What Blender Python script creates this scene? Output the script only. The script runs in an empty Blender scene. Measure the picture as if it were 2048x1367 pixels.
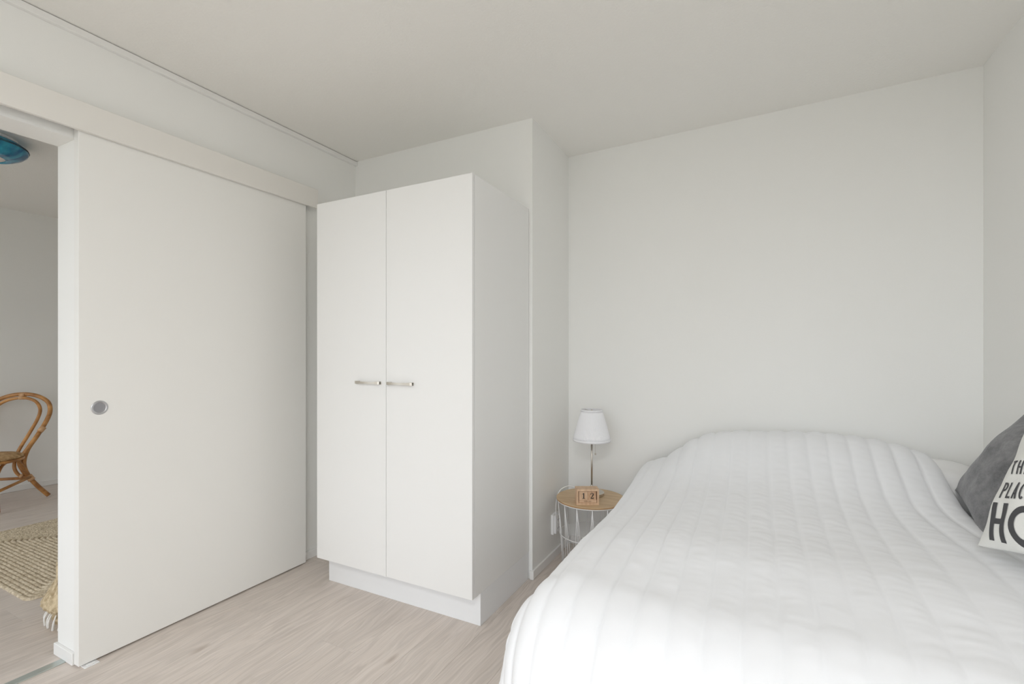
import bpy, math, random
import numpy as np
from mathutils import Vector, Matrix, noise

random.seed(4)
SC = bpy.context.scene
COL = SC.collection

# ------------------------------------------------------------------ camera
F_PX, HORIZON, CAM_H = 950.0, 708.0, 1.23
YAW = math.atan2(488, F_PX)
cam_data = bpy.data.cameras.new('camera')
cam_data.sensor_width = 36.0
cam_data.lens = F_PX / 2048 * 36.0
cam_data.shift_y = (HORIZON - 683.5) / 2048
cam_data.clip_start = 0.02
cam = bpy.data.objects.new('camera', cam_data)
cam.location = (0, 0, CAM_H)
cam.rotation_euler = (math.pi / 2, 0, YAW)
COL.objects.link(cam)
SC.camera = cam

# ------------------------------------------------------------------ light
world = bpy.data.worlds.new('world')
SC.world = world
world.use_nodes = True
# overcast sky over a duller ground; it reaches the rooms only through their windows
_wt = world.node_tree
_bg = _wt.nodes['Background']
_tc = _wt.nodes.new('ShaderNodeTexCoord')
_sep = _wt.nodes.new('ShaderNodeSeparateXYZ')
_mr = _wt.nodes.new('ShaderNodeMapRange')
_mr.inputs['From Min'].default_value, _mr.inputs['From Max'].default_value = -0.04, 0.04
_mx = _wt.nodes.new('ShaderNodeMix'); _mx.data_type = 'RGBA'
_mx.inputs['A'].default_value = (0.26, 0.27, 0.25, 1)
_mx.inputs['B'].default_value = (0.90, 0.955, 1.03, 1)
_wt.links.new(_tc.outputs['Generated'], _sep.inputs[0])
_wt.links.new(_sep.outputs['Z'], _mr.inputs['Value'])
_wt.links.new(_mr.outputs[0], _mx.inputs['Factor'])
_wt.links.new(_mx.outputs['Result'], _bg.inputs[0])
_bg.inputs[1].default_value = 3.5

def portal(name, loc, sx, sy):
    d = bpy.data.lights.new(name, 'AREA')
    d.shape = 'RECTANGLE'
    d.size, d.size_y = sx, sy
    d.cycles.is_portal = True
    o = bpy.data.objects.new(name, d)
    o.location, o.rotation_euler = loc, (math.pi / 2, 0, 0)
    COL.objects.link(o)
    return o

# the rooms' windows: bedroom wall behind the camera, and the same facade in the other room
YR, YO0 = -2.45, -2.05
W0, W1, WZ0, WZ1, WM = -1.30, 0.88, 0.45, 2.44, -0.21
V0, V1, VZ0, VZ1 = -5.80, -3.20, 0.40, 2.40
portal('bedroom_window_portal', ((W0 + W1) / 2, YR - .14, (WZ0 + WZ1) / 2), W1 - W0, WZ1 - WZ0)
portal('other_room_window_portal', ((V0 + V1) / 2, YO0 - .12, (VZ0 + VZ1) / 2), V1 - V0, VZ1 - VZ0)

SC.view_settings.view_transform = 'Standard'
SC.view_settings.look = 'None'
SC.view_settings.gamma = 1.0
SC.view_settings.use_curve_mapping = False
SC.view_settings.exposure = 0.0
SC.cycles.diffuse_bounces = 8
SC.cycles.max_bounces = 10

# ------------------------------------------------------------------ helpers
def lin(r, g, b):
    f = lambda c: (c / 255 / 12.92) if c / 255 <= 0.04045 else ((c / 255 + 0.055) / 1.055) ** 2.4
    return (f(r), f(g), f(b), 1)

class MB:
    """collects shapes and links them as one mesh object"""
    def __init__(self):
        self.v, self.f, self.smooth = [], [], []
    def add(self, verts, faces, smooth=False):
        n = len(self.v)
        self.v += [tuple(p) for p in verts]
        self.f += [tuple(i + n for i in q) for q in faces]
        self.smooth += [smooth] * len(faces)
        return self
    def box(self, x0, x1, y0, y1, z0, z1):
        v = [(x, y, z) for z in (z0, z1) for y in (y0, y1) for x in (x0, x1)]
        return self.add(v, [(0, 2, 3, 1), (4, 5, 7, 6), (0, 1, 5, 4), (2, 6, 7, 3), (0, 4, 6, 2), (1, 3, 7, 5)])
    def bevel_box(self, x0, x1, y0, y1, z0, z1, b=0.002):
        """box with chamfered edges"""
        vs, idx = [], {}
        cx = ((x0, 1), (x1, -1)); cy = ((y0, 1), (y1, -1)); cz = ((z0, 1), (z1, -1))
        for i, (x, sx) in enumerate(cx):
            for j, (y, sy) in enumerate(cy):
                for k, (z, sz) in enumerate(cz):
                    idx[i, j, k, 0] = len(vs); vs.append((x, y + sy * b, z + sz * b))
                    idx[i, j, k, 1] = len(vs); vs.append((x + sx * b, y, z + sz * b))
                    idx[i, j, k, 2] = len(vs); vs.append((x + sx * b, y + sy * b, z))
        I = idx
        fs = [(I[0,0,0,0], I[0,0,1,0], I[0,1,1,0], I[0,1,0,0]), (I[1,0,0,0], I[1,1,0,0], I[1,1,1,0], I[1,0,1,0]),
              (I[0,0,0,1], I[1,0,0,1], I[1,0,1,1], I[0,0,1,1]), (I[0,1,0,1], I[0,1,1,1], I[1,1,1,1], I[1,1,0,1]),
              (I[0,0,0,2], I[0,1,0,2], I[1,1,0,2], I[1,0,0,2]), (I[0,0,1,2], I[1,0,1,2], I[1,1,1,2], I[0,1,1,2])]
        for j in (0, 1):
            for k in (0, 1):
                fs.append((I[0,j,k,1], I[1,j,k,1], I[1,j,k,2], I[0,j,k,2]))
        for i in (0, 1):
            for k in (0, 1):
                fs.append((I[i,0,k,0], I[i,1,k,0], I[i,1,k,2], I[i,0,k,2]))
        for i in (0, 1):
            for j in (0, 1):
                fs.append((I[i,j,0,0], I[i,j,1,0], I[i,j,1,1], I[i,j,0,1]))
        for i in (0, 1):
            for j in (0, 1):
                for k in (0, 1):
                    fs.append((I[i,j,k,0], I[i,j,k,1], I[i,j,k,2]))
        return self.add(vs, fs)
    def lathe(self, prof, segs=32, center=(0, 0, 0), cap=True, wobble=None):
        cx, cy, cz = center
        vs, fs = [], []
        for i in range(segs):
            a = 2 * math.pi * i / segs
            for r, z in prof:
                k = wobble(a, z) if wobble else 1
                vs.append((cx + r * k * math.cos(a), cy + r * k * math.sin(a), cz + z))
        m = len(prof)
        for i in range(segs):
            j = (i + 1) % segs
            for q in range(m - 1):
                fs.append((i * m + q, j * m + q, j * m + q + 1, i * m + q + 1))
        if cap:
            if prof[0][0] > 1e-6: fs.append(tuple(i * m for i in reversed(range(segs))))
            if prof[-1][0] > 1e-6: fs.append(tuple(i * m + m - 1 for i in range(segs)))
        return self.add(vs, fs, True)
    def tube(self, pts, r, segs=10, closed=False, flat=1.0, caps=True):
        P = [Vector(p) for p in pts]
        n = len(P)
        R = r if isinstance(r, (list, tuple)) else [r] * n
        vs, fs = [], []
        prev = None
        for i in range(n):
            if closed: t = (P[(i + 1) % n] - P[i - 1]).normalized()
            else: t = (P[min(i + 1, n - 1)] - P[max(i - 1, 0)]).normalized()
            if prev is None:
                up = Vector((0, 0, 1)) if abs(t.z) < 0.9 else Vector((1, 0, 0))
                a = t.cross(up).normalized()
            else:
                a = (prev - t * prev.dot(t)).normalized()
            prev = a
            b = t.cross(a).normalized()
            for k in range(segs):
                th = 2 * math.pi * k / segs
                vs.append(P[i] + (a * math.cos(th) + b * math.sin(th) * flat) * R[i])
        for i in range(n if closed else n - 1):
            j = (i + 1) % n
            for k in range(segs):
                l = (k + 1) % segs
                fs.append((i * segs + k, i * segs + l, j * segs + l, j * segs + k))
        if not closed and caps:
            fs.append(tuple(reversed(range(segs))))
            fs.append(tuple((n - 1) * segs + k for k in range(segs)))
        return self.add(vs, fs, True)
    def prism(self, outline, y0, y1):
        """outline in x,z; extruded along y"""
        n = len(outline)
        vs = [(x, y0, z) for x, z in outline] + [(x, y1, z) for x, z in outline]
        fs = [tuple(range(n)), tuple(reversed(range(n, 2 * n)))]
        fs += [(i, i + n, (i + 1) % n + n, (i + 1) % n) for i in range(n)]
        return self.add(vs, fs)
    def mesh(self, name):
        me = bpy.data.meshes.new(name)
        me.from_pydata(self.v, [], self.f)
        me.polygons.foreach_set('use_smooth', self.smooth)
        me.update()
        return me
    def build(self, name, mat, parent=None, loc=None):
        me = self.mesh(name)
        me.materials.append(mat)
        return link(name, me, parent, loc)

def link(name, me, parent=None, loc=None):
    o = bpy.data.objects.new(name, me)
    COL.objects.link(o)
    if loc: o.location = loc
    if parent: o.parent = parent
    return o

def fix_normals(o):
    import bmesh
    bm = bmesh.new(); bm.from_mesh(o.data)
    bmesh.ops.recalc_face_normals(bm, faces=bm.faces)
    bm.to_mesh(o.data); bm.free()
    return o

def smooth_by_angle(o, deg=40):
    import bmesh
    bm = bmesh.new(); bm.from_mesh(o.data)
    bmesh.ops.recalc_face_normals(bm, faces=bm.faces)
    lim = math.radians(deg)
    for e in bm.edges:
        e.smooth = not (len(e.link_faces) == 2 and e.calc_face_angle(0) > lim)
    for f in bm.faces: f.smooth = True
    bm.to_mesh(o.data); bm.free()
    return o

def tag(o, label=None, cat=None, group=None, kind=None):
    if label: o['label'] = label
    if cat: o['category'] = cat
    if group: o['group'] = group
    if kind: o['kind'] = kind
    return o

def thing(name, label, cat, loc=(0, 0, 0), rz=0.0, group=None):
    o = bpy.data.objects.new(name, None)
    COL.objects.link(o)
    o.location, o.rotation_euler = loc, (0, 0, rz)
    return tag(o, label, cat, group)

def struct(mb, name, mat, label, cat, parent=None):
    o = fix_normals(mb.build(name, mat, parent))
    if parent is None: tag(o, label, cat, kind='structure')
    return o

def catmull(pts, n=6, closed=False):
    P = [Vector(p) for p in pts]
    out = []
    m = len(P)
    for i in range(m if closed else m - 1):
        p0 = P[(i - 1) % m] if closed or i > 0 else P[0]
        p1, p2 = P[i], P[(i + 1) % m]
        p3 = P[(i + 2) % m] if closed or i + 2 < m else P[-1]
        for k in range(n):
            t = k / n
            out.append(0.5 * ((2 * p1) + (-p0 + p2) * t + (2 * p0 - 5 * p1 + 4 * p2 - p3) * t * t + (-p0 + 3 * p1 - 3 * p2 + p3) * t ** 3))
    if not closed: out.append(P[-1])
    return out

# ------------------------------------------------------------------ materials
def new_mat(name):
    m = bpy.data.materials.new(name)
    m.use_nodes = True
    nt = m.node_tree
    return m, nt, nt.nodes['Principled BSDF']

def N(nt, typ, **kw):
    n = nt.nodes.new(typ)
    for k, v in kw.items():
        if k in n.inputs: n.inputs[k].default_value = v
        else: setattr(n, k, v)
    return n

def plain(name, col, rough=0.5, metal=0.0, bump=0.0, scale=200.0, detail=2.0, var=0.0, spec=0.5, sheen=0.0):
    m, nt, p = new_mat(name)
    p.inputs['Base Color'].default_value = col
    p.inputs['Roughness'].default_value = rough
    p.inputs['Metallic'].default_value = metal
    p.inputs['Specular IOR Level'].default_value = spec
    if sheen:
        p.inputs['Sheen Weight'].default_value = sheen
    tc = N(nt, 'ShaderNodeTexCoord')
    if bump:
        nz = N(nt, 'ShaderNodeTexNoise', Scale=scale, Detail=detail)
        nt.links.new(tc.outputs['Object'], nz.inputs['Vector'])
        b = N(nt, 'ShaderNodeBump', Strength=bump, Distance=0.002)
        nt.links.new(nz.outputs['Fac'], b.inputs['Height'])
        nt.links.new(b.outputs['Normal'], p.inputs['Normal'])
    if var:
        n2 = N(nt, 'ShaderNodeTexNoise', Scale=3.0, Detail=4.0)
        nt.links.new(tc.outputs['Object'], n2.inputs['Vector'])
        r = N(nt, 'ShaderNodeValToRGB')
        r.color_ramp.elements[0].color = tuple(c * (1 - var) for c in col[:3]) + (1,)
        r.color_ramp.elements[1].color = tuple(min(1, c * (1 + var)) for c in col[:3]) + (1,)
        r.color_ramp.elements[0].position, r.color_ramp.elements[1].position = 0.3, 0.7
        nt.links.new(n2.outputs['Fac'], r.inputs['Fac'])
        nt.links.new(r.outputs['Color'], p.inputs['Base Color'])
    return m

WALL = plain('wall_paint', (0.87, 0.87, 0.85, 1), 0.75, bump=0.12, scale=260, spec=0.25)
CEIL = plain('ceiling_spray_plaster', (0.87, 0.86, 0.83, 1), 0.9, bump=0.75, scale=120, detail=3, spec=0.1)
TRIM = plain('white_trim_paint', (0.84, 0.835, 0.82, 1), 0.45)
DOORM = plain('sliding_door_laminate', (0.85, 0.843, 0.815, 1), 0.55, spec=0.35)
FASCIA = plain('fascia_laminate', (0.81, 0.79, 0.75, 1), 0.5, spec=0.35)
CAB = plain('wardrobe_white_melamine', (0.84, 0.84, 0.83, 1), 0.42, bump=0.03, scale=400, spec=0.4)
PLINTH = plain('plinth_white', (0.84, 0.85, 0.86, 1), 0.4, spec=0.4)
NICKEL = plain('brushed_nickel', (0.62, 0.58, 0.52, 1), 0.32, 1.0)
STEEL = plain('brushed_steel', (0.60, 0.60, 0.62, 1), 0.28, 1.0)
STEEL_DULL = plain('matte_steel', (0.36, 0.36, 0.38, 1), 0.5, 0.8)
ALU = plain('threshold_aluminium', (0.55, 0.60, 0.58, 1), 0.35, 0.7)
PLASTIC = plain('white_plastic', (0.85, 0.85, 0.85, 1), 0.35)
DARK = plain('dark_gap', (0.05, 0.05, 0.05, 1), 0.7)
WIRE = plain('white_powder_coat', (0.86, 0.86, 0.86, 1), 0.4)
SHADE = plain('pleated_white_fabric', (0.88, 0.88, 0.90, 1), 0.85, spec=0.15)
INK = plain('black_print', (0.02, 0.02, 0.022, 1), 0.7)
PRINT_GREY = plain('charcoal_print', (0.075, 0.075, 0.08, 1), 0.8)
PRINT_BROWN = plain('faint_brown_print', (0.16, 0.10, 0.06, 1), 0.8)
SHEET = plain('white_sheet_cotton', (0.86, 0.86, 0.86, 1), 0.9, bump=0.2, scale=60, spec=0.1)
CANVAS = plain('cream_canvas', (0.87, 0.87, 0.845, 1), 0.9, bump=0.3, scale=500, spec=0.1)
TASSEL = plain('cream_cotton_fringe', (0.80, 0.79, 0.76, 1), 0.9)

def quilt_mat():
    m, nt, p = new_mat('white_quilted_cotton')
    p.inputs['Base Color'].default_value = (0.865, 0.875, 0.90, 1)
    p.inputs['Roughness'].default_value = 0.8
    p.inputs['Specular IOR Level'].default_value = 0.2
    p.inputs['Sheen Weight'].default_value = 0.15
    tc = N(nt, 'ShaderNodeTexCoord')
    nz = N(nt, 'ShaderNodeTexNoise', Scale=900.0, Detail=1.0)
    nt.links.new(tc.outputs['Object'], nz.inputs['Vector'])
    b = N(nt, 'ShaderNodeBump', Strength=0.12, Distance=0.001)
    nt.links.new(nz.outputs['Fac'], b.inputs['Height'])
    nt.links.new(b.outputs['Normal'], p.inputs['Normal'])
    return m
QUILT = quilt_mat()

def floor_mat():
    """pale greyish oak laminate; grain runs along local y, every plank differs"""
    m, nt, p = new_mat('pale_oak_laminate')
    L = nt.links.new
    tc = N(nt, 'ShaderNodeTexCoord')
    oi = N(nt, 'ShaderNodeObjectInfo')
    mul = N(nt, 'ShaderNodeMath', operation='MULTIPLY'); mul.inputs[1].default_value = 57.0
    L(oi.outputs['Random'], mul.inputs[0])
    comb = N(nt, 'ShaderNodeCombineXYZ')
    L(mul.outputs[0], comb.inputs[0]); L(mul.outputs[0], comb.inputs[1]); L(mul.outputs[0], comb.inputs[2])
    add = N(nt, 'ShaderNodeVectorMath', operation='ADD')
    L(tc.outputs['Object'], add.inputs[0]); L(comb.outputs[0], add.inputs[1])
    # slow wander of the grain
    wn = N(nt, 'ShaderNodeTexNoise', Scale=2.2, Detail=2.0)
    L(add.outputs[0], wn.inputs['Vector'])
    sub = N(nt, 'ShaderNodeVectorMath', operation='SUBTRACT'); sub.inputs[1].default_value = (0.5, 0.5, 0.5)
    L(wn.outputs['Color'], sub.inputs[0])
    sc = N(nt, 'ShaderNodeVectorMath', operation='MULTIPLY'); sc.inputs[1].default_value = (0.10, 0.0, 0.0)
    L(sub.outputs[0], sc.inputs[0])
    ad2 = N(nt, 'ShaderNodeVectorMath', operation='ADD')
    L(add.outputs[0], ad2.inputs[0]); L(sc.outputs[0], ad2.inputs[1])
    # long fibres
    mp = N(nt, 'ShaderNodeMapping'); mp.inputs['Scale'].default_value = (150, 2.6, 1)
    L(ad2.outputs[0], mp.inputs['Vector'])
    fib = N(nt, 'ShaderNodeTexNoise', Scale=1.0, Detail=5.0, Roughness=0.65)
    L(mp.outputs[0], fib.inputs['Vector'])
    # broad cathedral figure
    mp2 = N(nt, 'ShaderNodeMapping'); mp2.inputs['Scale'].default_value = (11, 1.1, 1)
    L(ad2.outputs[0], mp2.inputs['Vector'])
    fig = N(nt, 'ShaderNodeTexNoise', Scale=1.0, Detail=3.0, Distortion=1.2)
    L(mp2.outputs[0], fig.inputs['Vector'])
    ring = N(nt, 'ShaderNodeMath', operation='MULTIPLY'); ring.inputs[1].default_value = 46.0
    L(fig.outputs['Fac'], ring.inputs[0])
    sn = N(nt, 'ShaderNodeMath', operation='SINE'); L(ring.outputs[0], sn.inputs[0])
    # knots
    mp3 = N(nt, 'ShaderNodeMapping'); mp3.inputs['Scale'].default_value = (5.0, 2.0, 1)
    L(ad2.outputs[0], mp3.inputs['Vector'])
    vo = N(nt, 'ShaderNodeTexVoronoi', Scale=1.0); L(mp3.outputs[0], vo.inputs['Vector'])
    kn = N(nt, 'ShaderNodeMapRange'); kn.inputs['From Min'].default_value = 0.02; kn.inputs['From Max'].default_value = 0.10
    kn.inputs['To Min'].default_value = 1.0; kn.inputs['To Max'].default_value = 0.0
    L(vo.outputs['Distance'], kn.inputs['Value'])
    # base colour
    r1 = N(nt, 'ShaderNodeValToRGB')
    r1.color_ramp.elements[0].color = lin(197, 185, 175); r1.color_ramp.elements[0].position = 0.12
    r1.color_ramp.elements[1].color = lin(228, 219, 212); r1.color_ramp.elements[1].position = 0.85
    L(fib.outputs['Fac'], r1.inputs['Fac'])
    f2 = N(nt, 'ShaderNodeMath', operation='MULTIPLY_ADD'); f2.inputs[1].default_value = 0.05; f2.inputs[2].default_value = 0.97
    L(sn.outputs[0], f2.inputs[0])
    f3 = N(nt, 'ShaderNodeMath', operation='MULTIPLY_ADD'); f3.inputs[1].default_value = 0.22; f3.inputs[2].default_value = -0.11
    L(fig.outputs['Fac'], f3.inputs[0])
    f4 = N(nt, 'ShaderNodeMath', operation='ADD'); L(f2.outputs[0], f4.inputs[0]); L(f3.outputs[0], f4.inputs[1])
    tone = N(nt, 'ShaderNodeMath', operation='MULTIPLY_ADD'); tone.inputs[1].default_value = 0.05; tone.inputs[2].default_value = -0.02
    L(oi.outputs['Random'], tone.inputs[0])
    f5 = N(nt, 'ShaderNodeMath', operation='ADD'); L(f4.outputs[0], f5.inputs[0]); L(tone.outputs[0], f5.inputs[1])
    vm = N(nt, 'ShaderNodeVectorMath', operation='SCALE')
    L(r1.outputs['Color'], vm.inputs[0]); L(f5.outputs[0], vm.inputs['Scale'])
    mix = N(nt, 'ShaderNodeMix', data_type='RGBA')
    kf = N(nt, 'ShaderNodeMath', operation='MULTIPLY'); kf.inputs[1].default_value = 0.38
    L(kn.outputs[0], kf.inputs[0]); L(kf.outputs[0], mix.inputs['Factor'])
    L(vm.outputs[0], mix.inputs['A']); mix.inputs['B'].default_value = lin(140, 118, 102)
    L(mix.outputs['Result'], p.inputs['Base Color'])
    p.inputs['Roughness'].default_value = 0.48
    p.inputs['Specular IOR Level'].default_value = 0.35
    b = N(nt, 'ShaderNodeBump', Strength=0.12, Distance=0.001)
    L(fib.outputs['Fac'], b.inputs['Height']); L(b.outputs['Normal'], p.inputs['Normal'])
    return m
FLOOR = floor_mat()

def wood(name, c0, c1, sx, sy, sz, rough=0.5):
    m, nt, p = new_mat(name)
    tc = N(nt, 'ShaderNodeTexCoord')
    mp = N(nt, 'ShaderNodeMapping'); mp.inputs['Scale'].default_value = (sx, sy, sz)
    nt.links.new(tc.outputs['Object'], mp.inputs['Vector'])
    nz = N(nt, 'ShaderNodeTexNoise', Scale=1.0, Detail=4.0, Distortion=0.4)
    nt.links.new(mp.outputs[0], nz.inputs['Vector'])
    r = N(nt, 'ShaderNodeValToRGB')
    r.color_ramp.elements[0].color, r.color_ramp.elements[1].color = c0, c1
    r.color_ramp.elements[0].position, r.color_ramp.elements[1].position = 0.35, 0.65
    nt.links.new(nz.outputs['Fac'], r.inputs['Fac'])
    nt.links.new(r.outputs['Color'], p.inputs['Base Color'])
    p.inputs['Roughness'].default_value = rough
    return m
TABLE_OAK = wood('oak_veneer', lin(196, 168, 132), lin(214, 188, 152), 6, 40, 6)
BEECH = wood('pale_beech', lin(206, 172, 140), lin(224, 194, 164), 60, 60, 14)
BEECH_CUBE = wood('beech_cube', lin(190, 152, 120), lin(214, 180, 148), 80, 30, 30)
EDGE = wood('plywood_edge', lin(170, 132, 92), lin(186, 148, 106), 10, 10, 120)
RATTAN = wood('varnished_rattan', lin(150, 100, 52), lin(204, 150, 88), 9, 9, 14, 0.35)
BINDING = wood('pale_cane_binding', lin(196, 152, 108), lin(220, 180, 138), 20, 20, 160, 0.5)

def weave(name, c0, c1, scale, strength):
    m, nt, p = new_mat(name)
    tc = N(nt, 'ShaderNodeTexCoord')
    nz = N(nt, 'ShaderNodeTexNoise', Scale=scale * 0.6, Detail=4.0)
    nt.links.new(tc.outputs['Object'], nz.inputs['Vector'])
    vo = N(nt, 'ShaderNodeTexVoronoi', Scale=scale)
    nt.links.new(tc.outputs['Object'], vo.inputs['Vector'])
    r = N(nt, 'ShaderNodeValToRGB')
    r.color_ramp.elements[0].color, r.color_ramp.elements[1].color = c0, c1
    r.color_ramp.elements[0].position, r.color_ramp.elements[1].position = 0.32, 0.62
    nt.links.new(nz.outputs['Fac'], r.inputs['Fac'])
    nt.links.new(r.outputs['Color'], p.inputs['Base Color'])
    b = N(nt, 'ShaderNodeBump', Strength=strength, Distance=0.006)
    nt.links.new(vo.outputs['Distance'], b.inputs['Height'])
    nt.links.new(b.outputs['Normal'], p.inputs['Normal'])
    p.inputs['Roughness'].default_value = 0.9
    p.inputs['Specular IOR Level'].default_value = 0.1
    return m
JUTE = weave('braided_jute', lin(192, 176, 150), lin(228, 214, 190), 90, 0.8)
SEAGRASS = weave('woven_seagrass', lin(168, 148, 116), lin(218, 200, 168), 80, 1.0)
CANE_SEAT = weave('woven_cane_seat', lin(160, 126, 88), lin(208, 176, 134), 50, 0.8)

def felt_mat():
    m, nt, p = new_mat('grey_felt')
    tc = N(nt, 'ShaderNodeTexCoord')
    nz = N(nt, 'ShaderNodeTexNoise', Scale=14.0, Detail=8.0, Roughness=0.75)
    nt.links.new(tc.outputs['Object'], nz.inputs['Vector'])
    r = N(nt, 'ShaderNodeValToRGB')
    r.color_ramp.elements[0].color, r.color_ramp.elements[1].color = lin(88, 88, 92), lin(150, 150, 152)
    r.color_ramp.elements[0].position, r.color_ramp.elements[1].position = 0.3, 0.72
    nt.links.new(nz.outputs['Fac'], r.inputs['Fac'])
    nt.links.new(r.outputs['Color'], p.inputs['Base Color'])
    p.inputs['Roughness'].default_value = 0.95
    p.inputs['Specular IOR Level'].default_value = 0.1
    p.inputs['Sheen Weight'].default_value = 0.3
    n2 = N(nt, 'ShaderNodeTexNoise', Scale=300.0, Detail=2.0)
    nt.links.new(tc.outputs['Object'], n2.inputs['Vector'])
    b = N(nt, 'ShaderNodeBump', Strength=0.4, Distance=0.002)
    nt.links.new(n2.outputs['Fac'], b.inputs['Height'])
    nt.links.new(b.outputs['Normal'], p.inputs['Normal'])
    return m
FELT = felt_mat()

def blue_glass():
    m, nt, p = new_mat('blue_marbled_glass')
    tc = N(nt, 'ShaderNodeTexCoord')
    nz = N(nt, 'ShaderNodeTexNoise', Scale=9.0, Detail=4.0, Distortion=1.5)
    nt.links.new(tc.outputs['Object'], nz.inputs['Vector'])
    r = N(nt, 'ShaderNodeValToRGB')
    r.color_ramp.elements[0].color, r.color_ramp.elements[1].color = lin(8, 96, 140), lin(60, 168, 196)
    r.color_ramp.elements[0].position, r.color_ramp.elements[1].position = 0.35, 0.7
    nt.links.new(nz.outputs['Fac'], r.inputs['Fac'])
    nt.links.new(r.outputs['Color'], p.inputs['Base Color'])
    p.inputs['Roughness'].default_value = 0.12
    return m
BLUE = blue_glass()
OPAL = plain('opal_glass', (0.80, 0.72, 0.68, 1), 0.25)

# ------------------------------------------------------------------ setting
H = 2.522
XL, XR = -2.398, 0.906                 # bedroom faces of the left and right walls
YS, XJ = 2.362, -1.088                 # recess wall face and its outer end
BL, BR = (-1.094, 2.944), (XR, 2.858)  # corners of the back wall
XO, YO1 = -5.92, 3.6        # the other room
JY, JZ = 0.885, 2.083                  # edge and head of the doorway
XLO = -2.55                            # other room's face of the left wall

mb = MB(); mb.box(XO - .1, XR + .1, YO0 - .1, YO1 + .1, -0.12, -0.004)
floor = struct(mb, 'floor', FLOOR, 'pale greyish oak laminate floor', 'floor')
# planks as single boards laid along y
PW, PL = 0.193, 1.285
plank_mesh = MB().bevel_box(-PW / 2 + .0003, PW / 2 - .0003, -PL / 2 + .0003, PL / 2 - .0003, -0.006, 0.0, 0.0004).mesh('plank')
plank_mesh.materials.append(FLOOR)
col_n = 0
x = XO + PW / 2 + .01
cut_cache = {}
while x < XR - .02:
    off = (col_n * 0.43 + 0.11 * (col_n % 3)) % PL
    y = -0.55 - off
    hi = 2.84 if x > -1.05 else (2.30 if x > XLO else 3.3)
    while y < hi:
        if y + PL > -0.3:
            ya, yb = y, min(y + PL, 3.55 if x < XLO else (2.93 if x > -1.0 else 2.36))
            w = min(PW / 2, XR - x)
            if yb - ya > PL - .001 and w > PW / 2 - .001:
                o = link('plank', plank_mesh, floor, (x, (ya + yb) / 2, 0))
            else:
                key = (round(yb - ya, 3), round(w, 3))
                if key not in cut_cache:
                    me = MB().bevel_box(-PW / 2 + .0003, w - .0003, -(yb - ya) / 2 + .0003, (yb - ya) / 2 - .0003, -0.006, 0.0, 0.0004).mesh('plank')
                    me.materials.append(FLOOR)
                    cut_cache[key] = me
                o = link('plank', cut_cache[key], floor, (x, (ya + yb) / 2, 0))
        y += PL
    x += PW
    col_n += 1

mb = MB(); mb.box(XO - .1, XR + .1, YO0 - .1, YO1 + .1, H, H + .12)
struct(mb, 'ceiling', CEIL, 'white spray-plastered ceiling', 'ceiling')

mb = MB()
mb.box(XLO, XL, JY, YO1, 0, H); mb.box(XLO, XL, -0.12, JY, JZ, H); mb.box(XLO, XL, YO0, -0.12, 0, H)
struct(mb, 'wall_left', WALL, 'white wall with the sliding door and doorway', 'wall')
mb = MB()
mb.box(XL, XJ, YS, YS + .12, 0, H)
struct(mb, 'wall_recess', WALL, 'short white wall behind the wardrobe', 'wall')
mb = MB()
v = [(XJ - .12, YS + .12), (XJ, YS + .12), BL, (BL[0] - .12, BL[1])]
mb.add([(a, b, z) for z in (0, H) for a, b in v], [(0, 1, 2, 3), (4, 5, 6, 7), (0, 1, 5, 4), (1, 2, 6, 5), (2, 3, 7, 6), (3, 0, 4, 7)])
struct(mb, 'wall_side', WALL, 'narrow white return wall beside the side table', 'wall')
mb = MB()
v = [(BL[0] - .12, BL[1]), BL, (BR[0] + .1, BR[1] - .0043), (BR[0] + .1, BR[1] + .12), (BL[0] - .12, BL[1] + .12)]
n = len(v)
mb.add([(a, b, z) for z in (0, H) for a, b in v], [tuple(range(n)), tuple(range(n, 2 * n))] + [(i, (i + 1) % n, (i + 1) % n + n, i + n) for i in range(n)])
struct(mb, 'wall_back', WALL, 'bare white wall behind the bed', 'wall')
mb = MB(); mb.box(XR, XR + .1, YR, BR[1], 0, H)
struct(mb, 'wall_right', WALL, 'white wall on the right beside the cushions', 'wall')
mb = MB()   # wall behind the camera with the window opening
mb.box(XL, W0, YR - .12, YR, 0, H); mb.box(W1, XR + .1, YR - .12, YR, 0, H)
mb.box(W0, W1, YR - .12, YR, 0, WZ0); mb.box(W0, W1, YR - .12, YR, WZ1, H)
struct(mb, 'wall_rear', WALL, 'white wall behind the camera with the window', 'wall')
mb = MB()
for a, b in ((W0, W0 + .05), (W1 - .05, W1), (WM - .03, WM + .03)): mb.box(a, b, YR - .05, YR - .01, WZ0, WZ1)
for z0, z1 in ((WZ0, WZ0 + .05), (WZ1 - .05, WZ1)):
    mb.box(W0 + .05, WM - .03, YR - .05, YR - .01, z0, z1); mb.box(WM + .03, W1 - .05, YR - .05, YR - .01, z0, z1)
struct(mb, 'window_1', TRIM, 'white window frame behind the camera', 'window')
mb = MB(); mb.box(XO - .1, XO, YO0, YO1, 0, H)
struct(mb, 'wall_far', WALL, 'far white wall of the other room behind the rattan chair', 'wall')
mb = MB(); mb.box(XO, XLO, YO1, YO1 + .1, 0, H)
struct(mb, 'wall_end', WALL, 'end wall of the other room', 'wall')
mb = MB()
mb.box(XO, V0, YO0 - .1, YO0, 0, H); mb.box(V1, XLO, YO0 - .1, YO0, 0, H)
mb.box(V0, V1, YO0 - .1, YO0, 0, VZ0); mb.box(V0, V1, YO0 - .1, YO0, VZ1, H)
struct(mb, 'wall_front', WALL, 'window wall of the other room', 'wall')

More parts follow.
